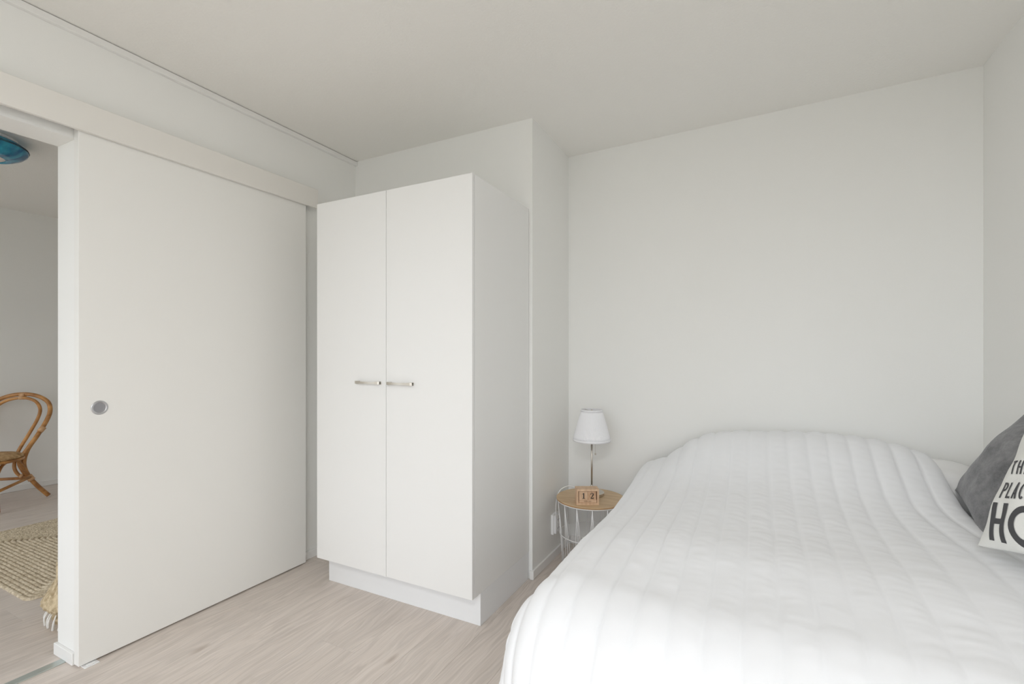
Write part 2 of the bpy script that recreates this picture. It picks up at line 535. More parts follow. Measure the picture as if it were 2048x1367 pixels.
# baseboards
BH, BT = 0.048, 0.012
def board(mb, x0, x1, y0, y1): return mb.bevel_box(x0, x1, y0, y1, 0.0005, BH, 0.002)
struct(board(MB(), XL, XL + BT, 1.945, YS - BT), 'baseboard_left', TRIM, 'white baseboard between sliding door and wardrobe', 'baseboard')
struct(board(MB(), XJ - .012, XJ + BT, YS - BT, YS), 'baseboard_recess', TRIM, 'short white baseboard end at the wardrobe corner', 'baseboard')
struct(board(MB(), XJ - .004, XJ + BT - .003, YS, 2.93), 'baseboard_side', TRIM, 'white baseboard below the wall socket', 'baseboard')
mb = MB(); ang = math.atan2(BR[1] - BL[1], BR[0] - BL[0])
v = [(BL[0] + .02, BL[1] - .014), (XR - .002, BR[1] - .0125), (XR - .002, BR[1] - .0005), (BL[0] + .02, BL[1] - .0015)]
mb.add([(a, b, z) for z in (0.0005, BH) for a, b in v], [(0, 1, 2, 3), (4, 5, 6, 7), (0, 1, 5, 4), (1, 2, 6, 5), (2, 3, 7, 6), (3, 0, 4, 7)])
struct(mb, 'baseboard_back', TRIM, 'white baseboard along the back wall behind the bed', 'baseboard')
mb = board(MB(), XLO - BT, XL - .001, JY - BT, JY)
board(mb, XLO - BT, XLO, JY, YO1)
struct(mb, 'baseboard_jamb', TRIM, 'white baseboard wrapped round the doorway jamb', 'baseboard')
struct(board(MB(), XO, XO + BT, YO0, YO1), 'baseboard_far', TRIM, 'white baseboard under the far wall of the other room', 'baseboard')

# ceiling moulding along the left wall, fascia over the sliding rail, casing, threshold
mb = MB()
mb.bevel_box(XL, XL + .020, YR, YS, H - .030, H - .0035, .0015)
struct(mb, 'trim_1', TRIM, 'narrow white ceiling moulding along the left wall', 'moulding')
mb = MB()
mb.bevel_box(-2.351, -2.335, -0.25, 2.002, 2.103, 2.214, .001)
mb.box(XL, -2.351, -0.25, 2.002, 2.190, 2.206)
o = struct(mb, 'trim_2', FASCIA, 'long cream fascia board covering the sliding door rail', 'fascia')
mb = MB(); mb.box(-2.392, -2.352, -0.24, 1.995, 2.150, 2.189)
fix_normals(mb.build('rail', STEEL_DULL, o))
mb = MB(); mb.bevel_box(XLO - .010, XLO, JY + .001, JY + .05, BH, 2.12, .001)
struct(mb, 'trim_3', TRIM, 'thin white casing edge on the far side of the doorway', 'casing')
mb = MB(); mb.bevel_box(-2.492, -2.452, -0.1, JY - BT, 0.0, 0.004, .0015)
struct(mb, 'trim_4', ALU, 'flat grey metal threshold strip across the doorway floor', 'threshold')

# sliding door
mb = MB(); mb.bevel_box(-2.393, -2.355, 0.877, 1.932, 0.008, 2.145, .0012)
door = struct(mb, 'door_1', DOORM, 'wide cream white sliding door standing open in front of the wall', 'door')
def ring_x(mb, cx, cy, cz, prof, segs=40):
    """lathe about the x axis: prof = (radius, x offset)"""
    vs, fs = [], []
    m = len(prof)
    for i in range(segs):
        a = 2 * math.pi * i / segs
        for r, dx in prof: vs.append((cx + dx, cy + r * math.cos(a), cz + r * math.sin(a)))
    for i in range(segs):
        j = (i + 1) % segs
        for q in range(m - 1): fs.append((i * m + q, j * m + q, j * m + q + 1, i * m + q + 1))
    if prof[-1][0] > 1e-6: fs.append(tuple(i * m + m - 1 for i in range(segs)))
    mb.add(vs, fs, True)
    return mb
mb = ring_x(MB(), -2.355, 0.944, 1.015, [(.0285, -.002), (.0285, .0015), (.0265, .0028), (.0215, .0022), (.0200, .0005)])
pull = fix_normals(mb.build('finger_pull', STEEL, door)); tag(pull, label='round steel finger pull')
mb = ring_x(MB(), -2.355, 0.944, 1.015, [(.0204, .0012), (.0190, .0008), (.010, .0006), (.0, .0006)])
fix_normals(mb.build('dish', STEEL_DULL, pull))

# floor guide under the near end of the sliding door
g = thing('door_guide', 'small white floor guide bracket under the sliding door end', 'bracket', (-2.345, 0.90, 0))
MB().bevel_box(-.045, .013, -.012, .036, 0.0, .0035, .001).build('plate', PLASTIC, g)
MB().bevel_box(-.008, .006, -.002, .026, .0035, .0065, .001).build('lip', PLASTIC, g)

# ------------------------------------------------------------------ wardrobe
WX0, WX1, WYF, WYB = -2.076, -1.107, 1.772, 2.357
w = thing('wardrobe', 'tall white two-door wardrobe on a recessed plinth', 'wardrobe', ((WX0 + WX1) / 2, (WYF + WYB) / 2, 0))
ox, oy = w.location.x, w.location.y
def wpart(mb, name, mat, parent=None):
    """mesh is written in world coordinates; shift it to the wardrobe's origin"""
    mb.v = [(a - ox, b - oy, c) for a, b, c in mb.v]
    return fix_normals(mb.build(name, mat, parent or w))
ZB, ZT = 0.150, 2.026
mb = MB(); mb.bevel_box(WX1 - .016, WX1, WYF + .022, WYB, ZB, ZT, .0008); wpart(mb, 'side_panel', CAB)
mb = MB(); mb.bevel_box(WX0, WX0 + .016, WYF + .022, WYB, ZB, ZT, .0008); wpart(mb, 'side_panel', CAB)
mb = MB(); mb.box(WX0 + .016, WX1 - .016, WYF + .024, WYB - .004, ZT - .018, ZT - .001); wpart(mb, 'top_panel', CAB)
mb = MB(); mb.box(WX0 + .016, WX1 - .016, WYF + .024, WYB - .004, ZB + .001, ZB + .018); wpart(mb, 'bottom_panel', CAB)
mb = MB(); mb.box(WX0 + .016, WX1 - .016, WYB - .010, WYB - .002, ZB + .018, ZT - .018); wpart(mb, 'back_panel', CAB)
mb = MB(); mb.bevel_box(WX0 + .006, WX1 - .002, 1.847, WYB - .004, 0.0, ZB - .0005, .0012); wpart(mb, 'plinth', PLINTH)
XM = -1.598
for a, b, h0, h1 in ((WX0, XM - .0012, -1.790, -1.628), (XM + .0012, WX1 + .0005, -1.585, -1.428)):
    mb = MB(); mb.bevel_box(a, b, WYF, WYF + .018, ZB, ZT, .0010)
    d = wpart(mb, 'door', CAB)
    mb = MB()
    zc = 1.090
    # flat bow handle: two end blocks and a slimmer bar between them
    yo = WYF - .001
    hl = (h1 - h0)
    outl = []
    for s in np.linspace(0, 1, 17):
        yy = -.012 - .014 * math.sin(math.pi * s) ** .5
        outl.append((h0 + hl * s, yy))
    half = []
    for k, (xx, yy) in enumerate(outl):
        s = k / 16
        hz = .0068 if (s < .17 or s > .83) else .0052
        half.append((xx, WYF + yy, hz))
    vs, fs = [], []
    for xx, yy, hz in half:
        vs += [(xx, yy, zc - hz), (xx, yy, zc + hz), (xx, yy + .006, zc + hz), (xx, yy + .006, zc - hz)]
    for k in range(len(half) - 1):
        for q in range(4): fs.append((k * 4 + q, k * 4 + (q + 1) % 4, k * 4 + 4 + (q + 1) % 4, k * 4 + 4 + q))
    fs += [(0, 1, 2, 3), tuple(len(vs) - 4 + q for q in range(4))]
    mb.add(vs, fs)
    mb.box(h0, h0 + .022, WYF - .014, WYF - .0002, zc - .0068, zc + .0068)
    mb.box(h1 - .022, h1, WYF - .014, WYF - .0002, zc - .0068, zc + .0068)
    tag(wpart(mb, 'handle', NICKEL, d), label='brushed nickel bow handle')

# ------------------------------------------------------------------ bed and quilt
BX0, BX1, BY0, BY1 = -0.46, 0.90, 1.23, 2.83
ZQ = 0.585
bed = thing('bed', 'wide white bed against the back wall under the quilt', 'bed', ((BX0 + BX1) / 2, (BY0 + BY1) / 2, 0))
cx, cy = bed.location.x, bed.location.y
hx, hy = (BX1 - BX0) / 2 - .015, (BY1 - BY0) / 2 - .015
MB().bevel_box(-hx, hx, -hy, hy, .16, .34, .01).build('base', SHEET, bed)
MB().bevel_box(-hx, hx, -hy, hy, .342, ZQ - .070, .03).build('mattress', SHEET, bed)
for sx in (-1, 1):
    for sy in (-1, 1):
        MB().lathe([(.025, 0), (.028, .16)], 16, (sx * (hx - .08), sy * (hy - .08), 0)).build('leg', STEEL_DULL, bed)

XQ0, YQ0, XQR, YQH = -0.460, 1.310, 0.690, 2.845
def smoothstep(e0, e1, t):
    t = np.clip((t - e0) / (e1 - e0), 0, 1)
    return t * t * (3 - 2 * t)
HX = [-.60, -.52, -.45, -.38, -.30, -.20, -.10, .0, .15, .30, .40, .50, .60, .66, .70, .90]
HZ = [.585, .605, .640, .700, .765, .815, .836, .845, .848, .846, .838, .826, .806, .785, .755, .70]
def ztop(X, Y):
    crest = np.interp(X, HX, HZ)
    yc = 2.70
    q_ = np.clip(yc - Y, 0, 9) ** 2 / 2
    up = .66 * np.exp(-q_ / .20 ** 2) + .34 * np.exp(-q_ / .52 ** 2)
    dn = 1 - .35 * smoothstep(0, .16, Y - yc)
    hump = (crest - ZQ) * np.where(Y < yc, up, dn)
    # soft swells of the bedding
    z = ZQ + hump
    z = z + .010 * np.sin(3.1 * X + 1.0) * np.sin(4.3 * Y + .4) + .006 * np.sin(7.3 * X - 5.1 * Y)
    # the middle of the bed sinks slightly towards the right, foot crowned
    z = z - .018 * smoothstep(.35, .8, X) * smoothstep(2.5, 1.9, Y)
    z = z + .020 * np.exp(-((X - .0) ** 2 / .25 + (Y - 1.62) ** 2 / .03))
    return z

CH_W = 0.080
AMAX, BMAX = 0.46, 0.58
ns = int(round((XQR - XQ0 + AMAX) / CH_W)) * 12 + 1
s_arr = np.linspace(0, (XQR - XQ0 + AMAX), ns)
t_arr = np.linspace(0, (YQH - YQ0 + BMAX), 300)
S, T = np.meshgrid(s_arr, t_arr, indexing='ij')
Xf, Yf = XQR - S, YQH - T
a = np.clip(XQ0 - Xf, 0, None); b = np.clip(YQ0 - Yf, 0, None)
Xc, Yc = np.maximum(Xf, XQ0), np.maximum(Yf, YQ0)
# pull the quilt edge in a little towards the foot on the right
rho = (a ** 4 + b ** 4) ** .25
hyp = np.sqrt(a * a + b * b) + 1e-9
dx, dy = a / hyp, b / hyp
RF = np.where(rho > 0, .12 * dx ** 2 + .27 * dy ** 2, .12)
arc = RF * math.pi / 2
def fold(r):
    hor = np.where(r < arc, RF * np.sin(np.clip(r, 0, arc) / RF), RF + .20 * (r - arc))
    drp = np.where(r < arc, RF * (1 - np.cos(np.clip(r, 0, arc) / RF)), RF + .97 * (r - arc))
    return hor, drp
hor, drp = fold(rho)
corner = (a * b) / (hyp * hyp)
hor = hor * (1 + .10 * corner)
# hanging folds
hang = smoothstep(.06, .40, rho)
along = np.where(b > a, Xf, Yf)
wave = .010 * np.sin(along * 17 + 1.1) + .008 * np.sin(along * 31 + 2.0 * np.sin(along * 5))
hor = hor + hang * wave * np.where(corner > .2, .6, 1)
PX = Xc - hor * dx
PY = Yc - hor * dy
PZ = ztop(Xc, Yc) - drp
PZ = np.maximum(PZ, .03)
# the free right-hand edge swings out towards the foot
PX = PX + .13 * smoothstep(.34, 0, S) * smoothstep(2.35, 1.85, PY)
# displacement along the normal: channels, pucker wrinkles
gu = np.stack([np.gradient(PX, axis=0), np.gradient(PY, axis=0), np.gradient(PZ, axis=0)], -1)
gv = np.stack([np.gradient(PX, axis=1), np.gradient(PY, axis=1), np.gradient(PZ, axis=1)], -1)
nn = np.cross(gu, gv)
nn /= np.linalg.norm(nn, axis=-1, keepdims=True) + 1e-12
if nn[ns // 3, 100, 2] < 0: nn = -nn
cu = (S / CH_W) % 1.0
chan = np.floor(S / CH_W)
puff = np.abs(np.sin(np.pi * cu)) ** .45
wr = np.zeros_like(S)
for i in range(ns):
    ch = chan[i, 0]
    u = cu[i, 0]
    for j in range(len(t_arr)):
        tt = t_arr[j]
        w1 = noise.noise((ch * 13.7 + u * .9, tt * 15, 1.5))
        w2 = noise.noise((ch * 5.1 + u * 1.8, tt * 44, 7.7))
        wr[i, j] = w1 * .0026 + w2 * .0014
flat_top = 1 - .75 * smoothstep(0.02, .2, rho)
disp = .0115 * puff + wr * (.35 + .65 * puff) * flat_top
PX = PX + nn[..., 0] * disp; PY = PY + nn[..., 1] * disp; PZ = PZ + nn[..., 2] * disp
nt_ = len(t_arr)
verts = np.stack([PX, PY, PZ], -1).reshape(-1, 3)
faces = [(i * nt_ + j, (i + 1) * nt_ + j, (i + 1) * nt_ + j + 1, i * nt_ + j + 1) for i in range(ns - 1) for j in range(nt_ - 1)]
qm = MB(); qm.add(verts.tolist(), faces, True)
quilt = qm.build('quilt', QUILT)
fix_normals(quilt)
if quilt.data.polygons[(ns // 3) * (nt_ - 1) + 100].normal.z < 0:
    quilt.data.flip_normals()
sol = quilt.modifiers.new('thickness', 'SOLIDIFY'); sol.thickness = .012; sol.offset = -1
tag(quilt, 'white channel-stitched quilt draped over the bed to the floor', 'quilt')

def quilt_z(x, y):
    return float(ztop(np.array([x]), np.array([y]))[0])

# ------------------------------------------------------------------ cushions
def cushion_surface(A, T, wob, seed):
    def f(u, v, side):
        x = A * u * (1 - .075 * (1 - v * v) * abs(u) ** 1.5)
        y = A * v * (1 - .075 * (1 - u * u) * abs(v) ** 1.5)
        z = T * (max(0, 1 - abs(u) ** 2.6) ** .62) * (max(0, 1 - abs(v) ** 2.6) ** .62)
        z *= 1 + wob * noise.noise((u * 2.2 + seed, v * 2.2, side * 3.0))
        ex = wob * .04 * noise.noise((u * 3 + seed, v * 3, 5.0)) * A
        return Vector((x + ex, y + ex * .6, side * (z + .002)))
    return f
def cushion_mesh(f, n=36):
    mb = MB()
    us = [math.sin(math.pi / 2 * t) for t in np.linspace(-1, 1, n)]
    for side in (1, -1):
        vs = [f(u, v, side) for u in us for v in us]
        fs = [(i * n + j, (i + 1) * n + j, (i + 1) * n + j + 1, i * n + j + 1) for i in range(n - 1) for j in range(n - 1)]
        mb.add(vs, fs, True)
    import bmesh
    return mb
def weld(o, d=.006):
    import bmesh
    bm = bmesh.new(); bm.from_mesh(o.data)
    n = int(round((len(bm.verts) / 2) ** .5))
    bm.verts.ensure_lookup_table()
    edge = [v for i, v in enumerate(bm.verts) if (i % (n * n)) // n in (0, n - 1) or (i % (n * n)) % n in (0, n - 1)]
    bmesh.ops.remove_doubles(bm, verts=edge, dist=d)
    bmesh.ops.recalc_face_normals(bm, faces=bm.faces)
    bm.to_mesh(o.data); bm.free()
    return o
def place(o, U, V, center):
    U = Vector(U).normalized(); V = (Vector(V) - U * U.dot(Vector(V))).normalized(); W = U.cross(V)
    M = Matrix((U, V, W)).transposed().to_4x4(); M.translation = Vector(center)
    o.matrix_world = M

# grey felt cushion leaning on the right wall
gU, gV = Vector((-.08, -.97, -.22)), Vector((.45, -.23, .86))
gA = .19
gL = Vector((.712, 2.500, .6875))
gf = cushion_surface(gA, .058, .25, 3.1)
grey = weld(cushion_mesh(gf).build('cushion', FELT))
place(grey, gU, gV, gL + (gU.normalized() + gV.normalized()) * gA * .98)
tag(grey, 'plain grey felt cushion leaning on the wall behind the lettered cushion', 'cushion', 'cushions on the bed')

wU, wV = Vector((.33, -.93, .17)), Vector((.38, .28, .88))
wA = .20
wL = Vector((.599, 1.925, .652))
wf = cushion_surface(wA, .058, .30, 8.4)
white = thing('cushion', 'white cushion printed with large dark grey capital letters', 'cushion', group='cushions on the bed')
place(white, wU, wV, wL + (wU.normalized() + wV.normalized()) * wA * .98)
weld(cushion_mesh(wf).build('cover', CANVAS, white))

def strip(x0, y0, x1, y1, w):
    """straight stroke as outline quads"""
    d = Vector((x1 - x0, y1 - y0)); n = Vector((-d.y, d.x)).normalized() * w / 2
    return [((x0 + n.x, y0 + n.y), (x0 - n.x, y0 - n.y), (x1 - n.x, y1 - n.y), (x1 + n.x, y1 + n.y))]
def arc_strip(cx, cy, rx, ry, a0, a1, w, n=24):
    q = []
    for k in range(n):
        t0, t1 = (math.radians(a0 + (a1 - a0) * t / n) for t in (k, k + 1))
        p = lambda t, s: (cx + (rx + s * w / 2) * math.cos(t), cy + (ry + s * w / 2) * math.sin(t))
        q.append((p(t0, 1), p(t0, -1), p(t1, -1), p(t1, 1)))
    return q
def glyph(c, x, y, w, h, s):
    """quads of one capital letter in a cell of width w, height h, stroke s"""
    l, r, m = x + s / 2, x + w - s / 2, y + h / 2
    if c == 'T': return strip(x, y + h - s / 2, x + w, y + h - s / 2, s) + strip(x + w / 2, y, x + w / 2, y + h, s)
    if c == 'H': return strip(l, y, l, y + h, s) + strip(r, y, r, y + h, s) + strip(l, m, r, m, s * .85)
    if c == 'E': return strip(l, y, l, y + h, s) + strip(x, y + s / 2, x + w, y + s / 2, s) + strip(x, m, x + w * .9, m, s) + strip(x, y + h - s / 2, x + w, y + h - s / 2, s)
    if c == 'P': return strip(l, y, l, y + h, s) + arc_strip(x + w * .45, y + h * .72, w * .55 - s / 2, h * .28 - s / 2, -90, 90, s) + strip(l, y + h - s / 2, x + w * .45, y + h - s / 2, s) + strip(l, y + h * .44 + s / 2, x + w * .45, y + h * .44 + s / 2, s)
    if c == 'L': return strip(l, y, l, y + h, s) + strip(x, y + s / 2, x + w, y + s / 2, s)
    if c == 'A': return strip(l, y, x + w / 2, y + h, s) + strip(r, y, x + w / 2, y + h, s) + strip(x + w * .25, y + h * .3, x + w * .75, y + h * .3, s)
    if c == 'C': return arc_strip(x + w / 2, m, w / 2 - s / 2, h / 2 - s / 2, 50, 310, s)
    if c == 'O': return arc_strip(x + w / 2, m, w / 2 - s / 2, h / 2 - s / 2, 0, 360, s, 40)
    if c == 'M': return strip(l, y, l, y + h, s) + strip(r, y, r, y + h, s) + strip(l, y + h, x + w / 2, y + h * .3, s) + strip(r, y + h, x + w / 2, y + h * .3, s)
    return []
def surf_point(f, px, py):
    """point on the cushion's front above local (px, py)"""
    u, v = px / wA, py / wA
    for _ in range(6):
        q = f(u, v, 1)
        u += (px - q.x) / wA; v += (py - q.y) / wA
        u = max(-.999, min(.999, u)); v = max(-.999, min(.999, v))
    q = f(u, v, 1)
    return (q.x, q.y, q.z + .0014)
def letter(c, x, y, w, h, s):
    mb = MB()
    for q in glyph(c, x, y, w, h, s):
        A_, B_, C_, D_ = (Vector(p) for p in q)
        n1 = max(1, int((A_ - D_).length / .008)); n2 = max(1, int((A_ - B_).length / .008))
        vs = []
        for i in range(n1 + 1):
            for j in range(n2 + 1):
                p = A_.lerp(D_, i / n1).lerp(B_.lerp(C_, i / n1), j / n2)
                vs.append(surf_point(wf, p.x - wA, p.y - wA))
        fs = [(i * (n2 + 1) + j, (i + 1) * (n2 + 1) + j, (i + 1) * (n2 + 1) + j + 1, i * (n2 + 1) + j + 1) for i in range(n1) for j in range(n2)]
        mb.add(vs, fs, True)
    return mb.build('letter', PRINT_GREY, white)
for word, x, y, w_, h_, s_, gap in (('HOME', .056, .024, .062, .106, .0185, .016), ('PLACE', .072, .145, .018, .050, .0060, .0065), ('THE', .079, .221, .018, .042, .0055, .008)):
    for c in word:
        cw = w_ * (1.3 if c == 'O' else 1.2 if c == 'M' else 1)
        letter(c, x, y, cw, h_, s_)
        x += cw + gap

# bed pillow whose end shows past the quilt at the head
pf = cushion_surface(.25, .075, .2, 1.7)
pil = weld(cushion_mesh(pf).build('bed_pillow', SHEET))
place(pil, (1, 0, 0), (0, .97, .24), (.655, 2.655, .668))
pil.scale = (.95, .74, 1.15)
tag(pil, 'white bed pillow end showing past the quilt in the right corner', 'pillow')

# ------------------------------------------------------------------ side table
TX, TY, TZ, TR = -0.852, 2.655, 0.402, 0.197
tb = thing('side_table', 'round wire basket side table with an oak top beside the bed', 'side table', (TX, TY, 0))
o = MB().lathe([(0, TZ - .010), (TR - .002, TZ - .010), (TR, TZ - .008), (TR, TZ - .002), (TR - .002, TZ), (0, TZ)], 64).build('tabletop', TABLE_OAK, tb)
smooth_by_angle(o)
o.data.materials.append(EDGE)
for p_ in o.data.polygons:
    if abs(p_.normal.z) < .5: p_.material_index = 1
def ring(r, z, rad, name='ring'):
    return MB().tube([(r * math.cos(t), r * math.sin(t), z) for t in np.linspace(0, 2 * math.pi, 56, endpoint=False)], rad, 8, True).build(name, WIRE, tb)
rt, rb_ = TR - .006, TR - .036
ring(rt, TZ - .0135, .0032, 'top_ring')
ring(rt + (rb_ - rt) * .5 + .002, .198, .0024, 'middle_ring')
ring(rb_ + .002, .012, .0032, 'bottom_ring')
NW = 14
for k in range(NW):
    ta = 2 * math.pi * (k + .3) / NW
    for sgn in (-.36, 0.04, .42):
        bb_ = ta + sgn * 2 * math.pi / NW
        MB().tube([(rt * math.cos(ta), rt * math.sin(ta), TZ - .0135), (rb_ * math.cos(bb_), rb_ * math.sin(bb_), .012)], .0017, 6).build('wire', WIRE, tb)
for k in range(-5, 6):
    y_ = k * .028
    hw = math.sqrt(max(0, rb_ ** 2 - y_ * y_)) + .001
    MB().tube([(-hw, y_, .014), (hw, y_, .014)], .0015, 6).build('bottom_wire', WIRE, tb)
    MB().tube([(y_, -hw, .017), (y_, hw, .017)], .0015, 6).build('bottom_wire', WIRE, tb)

# ------------------------------------------------------------------ table lamp
LX, LY, LZ = -0.862, 2.708, TZ
lp = thing('table_lamp', 'slim nickel table lamp with a pleated white shade on the side table', 'lamp', (LX, LY, LZ))
o = MB().lathe([(0, 0), (.070, 0), (.072, .002), (.072, .017), (.069, .020), (.020, .022), (0, .022)], 48).build('base', NICKEL, lp); smooth_by_angle(o, 35)
o = MB().lathe([(.020, .022), (.0165, .029), (.0095, .040), (.0072, .056), (.0060, .060)], 28).build('collar', NICKEL, lp)
MB().lathe([(.0055, .055), (.0055, .330)], 20).build('pole', NICKEL, lp)
zb, zt = .318, .503
prof = [(.1085 + (.0625 - .1085) * t  + .0015 * math.sin(math.pi * t), zb + .012 + (zt - zb - .020) * t) for t in np.linspace(0, 1, 12)]
PLE = 96
mb = MB()
mb.lathe(prof, PLE * 4, cap=False, wobble=lambda a, z: 1 + .011 * math.sin(a * PLE))
sh = mb.build('shade', SHADE, lp)
sm = sh.modifiers.new('thickness', 'SOLIDIFY'); sm.thickness = .0012; sm.offset = -1
mb = MB().lathe([(.1075, zb), (.1105, zb), (.1095, zb + .014), (.1065, zb + .014), (.1075, zb)], 64, cap=False); mb.build('hem', SHADE, sh)
mb = MB().lathe([(.0605, zt - .010), (.0645, zt - .010), (.0635, zt), (.0600, zt), (.0605, zt - .010)], 64, cap=False); mb.build('rim', SHADE, sh)
mb = MB()
for k in range(3):
    a_ = k * 2 * math.pi / 3 + .5
    mb.tube([(.004 * math.cos(a_), .004 * math.sin(a_), zt - .014), (.0615 * math.cos(a_), .0615 * math.sin(a_), zt - .004)], .0012, 6)
mb.build('spider', NICKEL, lp)
MB().lathe([(0, zt - .020), (.006, zt - .018), (.0065, zt - .006), (.003, zt - .001), (0, zt)], 16).build('finial', NICKEL, lp)
MB().lathe([(.0, .330), (.013, .332), (.013, .375), (.006, .380), (.0, .381)], 20).build('socket', NICKEL, lp)
MB().lathe([(.0, .381), (.010, .388), (.020, .41), (.022, .425), (.015, .445), (0, .452)], 20).build('bulb', OPAL, lp)
MB().tube([(0, 0, .45), (0, 0, zt - .018)], .002, 6).build('stem', NICKEL, lp)
cpx, cpy = .021 * math.cos(YAW), .021 * math.sin(YAW)
MB().tube([(cpx, cpy, .355), (cpx, cpy, .245)], .0007, 6).build('pull_chain', NICKEL, lp)
MB().lathe([(0, -.0055), (.0038, -.004), (.0055, 0), (.0042, .003), (.0015, .0055), (0, .007)], 16, (cpx, cpy, .240)).build('chain_bead', NICKEL, lp)
cord = catmull([(-.066, .010, .006), (-.090, .012, .018), (-.125, .004, .034), (-.160, -.014, .030), (-.188, -.040, .006), (-.203, -.052, -.05), (-.205, -.055, -.12), (-.203, -.050, -.170)], 6)
MB().tube(cord, .0028, 8).build('cord', PLASTIC, lp)

# ------------------------------------------------------------------ perpetual calendar
CW, CD, CHH, FT = .124, .066, .086, .0105
ccx, ccy = -0.822, 2.512
cal = thing('perpetual_calendar', 'small beech block calendar showing 1 and 2 on the side table', 'calendar',
            (ccx - math.sin(YAW) * CD / 2 * 1.0, ccy + math.cos(YAW) * CD / 2, TZ), YAW)
mb = MB()
mb.box(-CW / 2, CW / 2, -CD / 2, CD / 2, 0, FT); mb.box(-CW / 2, CW / 2, -CD / 2, CD / 2, CHH - FT, CHH)
mb.box(-CW / 2, -CW / 2 + FT, -CD / 2, CD / 2, FT, CHH - FT); mb.box(CW / 2 - FT, CW / 2, -CD / 2, CD / 2, FT, CHH - FT)
mb.box(-CW / 2 + FT, CW / 2 - FT, CD / 2 - .006, CD / 2, FT, CHH - FT)
fix_normals(mb.build('frame', BEECH, cal))
BARH = .0150
yf = -CD / 2 + .007
o = MB().bevel_box(-.0485, .0500, yf, yf + .020, FT + .0002, FT + BARH, .0006).build('month_bar', BEECH, cal)
cz0 = FT + BARH + .0004
cs = .0470
def digit_prisms(which, cx_, cz_, h):
    mb = MB()
    k = h / 1.0
    Y0, Y1 = -.0006, .0001
    if which == 1:
        P_ = [(-.09, -.5), (-.26, -.5), (-.26, -.46), (-.12, -.43), (-.09, -.38), (-.09, .30), (-.25, .26), (-.26, .31), (.07, .5), (.09, .5), (.09, -.38), (.12, -.43), (.26, -.46), (.26, -.5), (.09, -.5)]
        mb.prism([(cx_ + x_ * k, cz_ + z_ * k) for x_, z_ in P_], Y0, Y1)
    else:
        cen = [(-.22, .20), (-.235, .30), (-.17, .41), (-.03, .455), (.11, .40), (.165, .26), (.13, .10), (.03, -.08), (-.12, -.27), (-.23, -.40)]
        wid = [.15, .12, .085, .08, .12, .19, .19, .14, .10, .08]
        c = catmull([(x_, 0, z_) for x_, z_ in cen], 4)
        wi = np.interp(np.linspace(0, 1, len(c)), np.linspace(0, 1, len(wid)), wid)
        for i in range(len(c) - 1):
            t = (c[min(i + 2, len(c) - 1)] - c[max(i - 1, 0)]).normalized(); n_ = Vector((-t.z, 0, t.x))
            t2 = n_ * wi[i] / 2; t3 = n_ * wi[i + 1] / 2
            q = [c[i] + t2, c[i] - t2, c[i + 1] - t3, c[i + 1] + t3]
            mb.prism([(cx_ + p_.x * k, cz_ + p_.z * k) for p_ in q], Y0, Y1)
        P_ = [(-.27, -.5), (.25, -.5), (.30, -.24), (.26, -.24), (.20, -.36), (-.12, -.36), (-.27, -.44)]
        mb.prism([(cx_ + x_ * k, cz_ + z_ * k) for x_, z_ in P_], Y0, Y1)
    return mb
for i, d_ in enumerate((1, 2)):
    xa = -.0480 + i * (cs + .0008)
    cb = MB().bevel_box(-cs / 2, cs / 2, 0, cs, 0, cs, .0008).build('number_cube', (BEECH, BEECH_CUBE)[i], cal)
    cb.location = (xa + cs / 2, yf, cz0)
    dg = fix_normals(digit_prisms(d_, (.003, .002)[i], cs * .49, .032).build('digit', INK, cb))
def text_mesh(body, size):
    cu_ = bpy.data.curves.new('text', 'FONT')
    cu_.body, cu_.size, cu_.align_x, cu_.align_y = body, size, 'CENTER', 'CENTER'
    cu_.extrude = .0001
    cu_.resolution_u = 2
    cu_.space_character = 1.1
    tmp = bpy.data.objects.new('text', cu_); COL.objects.link(tmp)
    bpy.context.view_layer.update()
    me = bpy.data.meshes.new_from_object(tmp.evaluated_get(bpy.context.evaluated_depsgraph_get()))
    bpy.data.objects.remove(tmp); bpy.data.curves.remove(cu_)
    return me
me = text_mesh('FEBRUARY', .0092); me.name = 'lettering'; me.materials.clear(); me.materials.append(PRINT_BROWN)
o = link('lettering', me, cal, (0.002, yf - .0002, FT + BARH / 2)); o.rotation_euler = (math.pi / 2, 0, 0)

# ------------------------------------------------------------------ wall socket
sk = thing('wall_socket', 'white double wall socket low on the return wall by the side table', 'socket', (XJ - .006, 2.674, .152))
ZS = .118
MB().bevel_box(0, .020, -.042, .042, 0, ZS, .002).build('backing_plate', PLASTIC, sk)
fc = MB().bevel_box(.020, .034, -.036, .040, .006, ZS - .004, .003).build('face', PLASTIC, sk)
for zc in (.034, .084):
    dsh = fix_normals(ring_x(MB(), .0345, .002, zc, [(.0225, -.001), (.0225, .0012), (.0200, .0012), (.0185, -.0004), (0, -.0004)], 28).build('outlet', PLASTIC, fc))
    for yy in (-.008, .012):
        fix_normals(ring_x(MB(), .0342, yy, zc, [(.0026, -.001), (.0026, .0003), (0, .0003)], 12).build('hole', DARK, dsh))

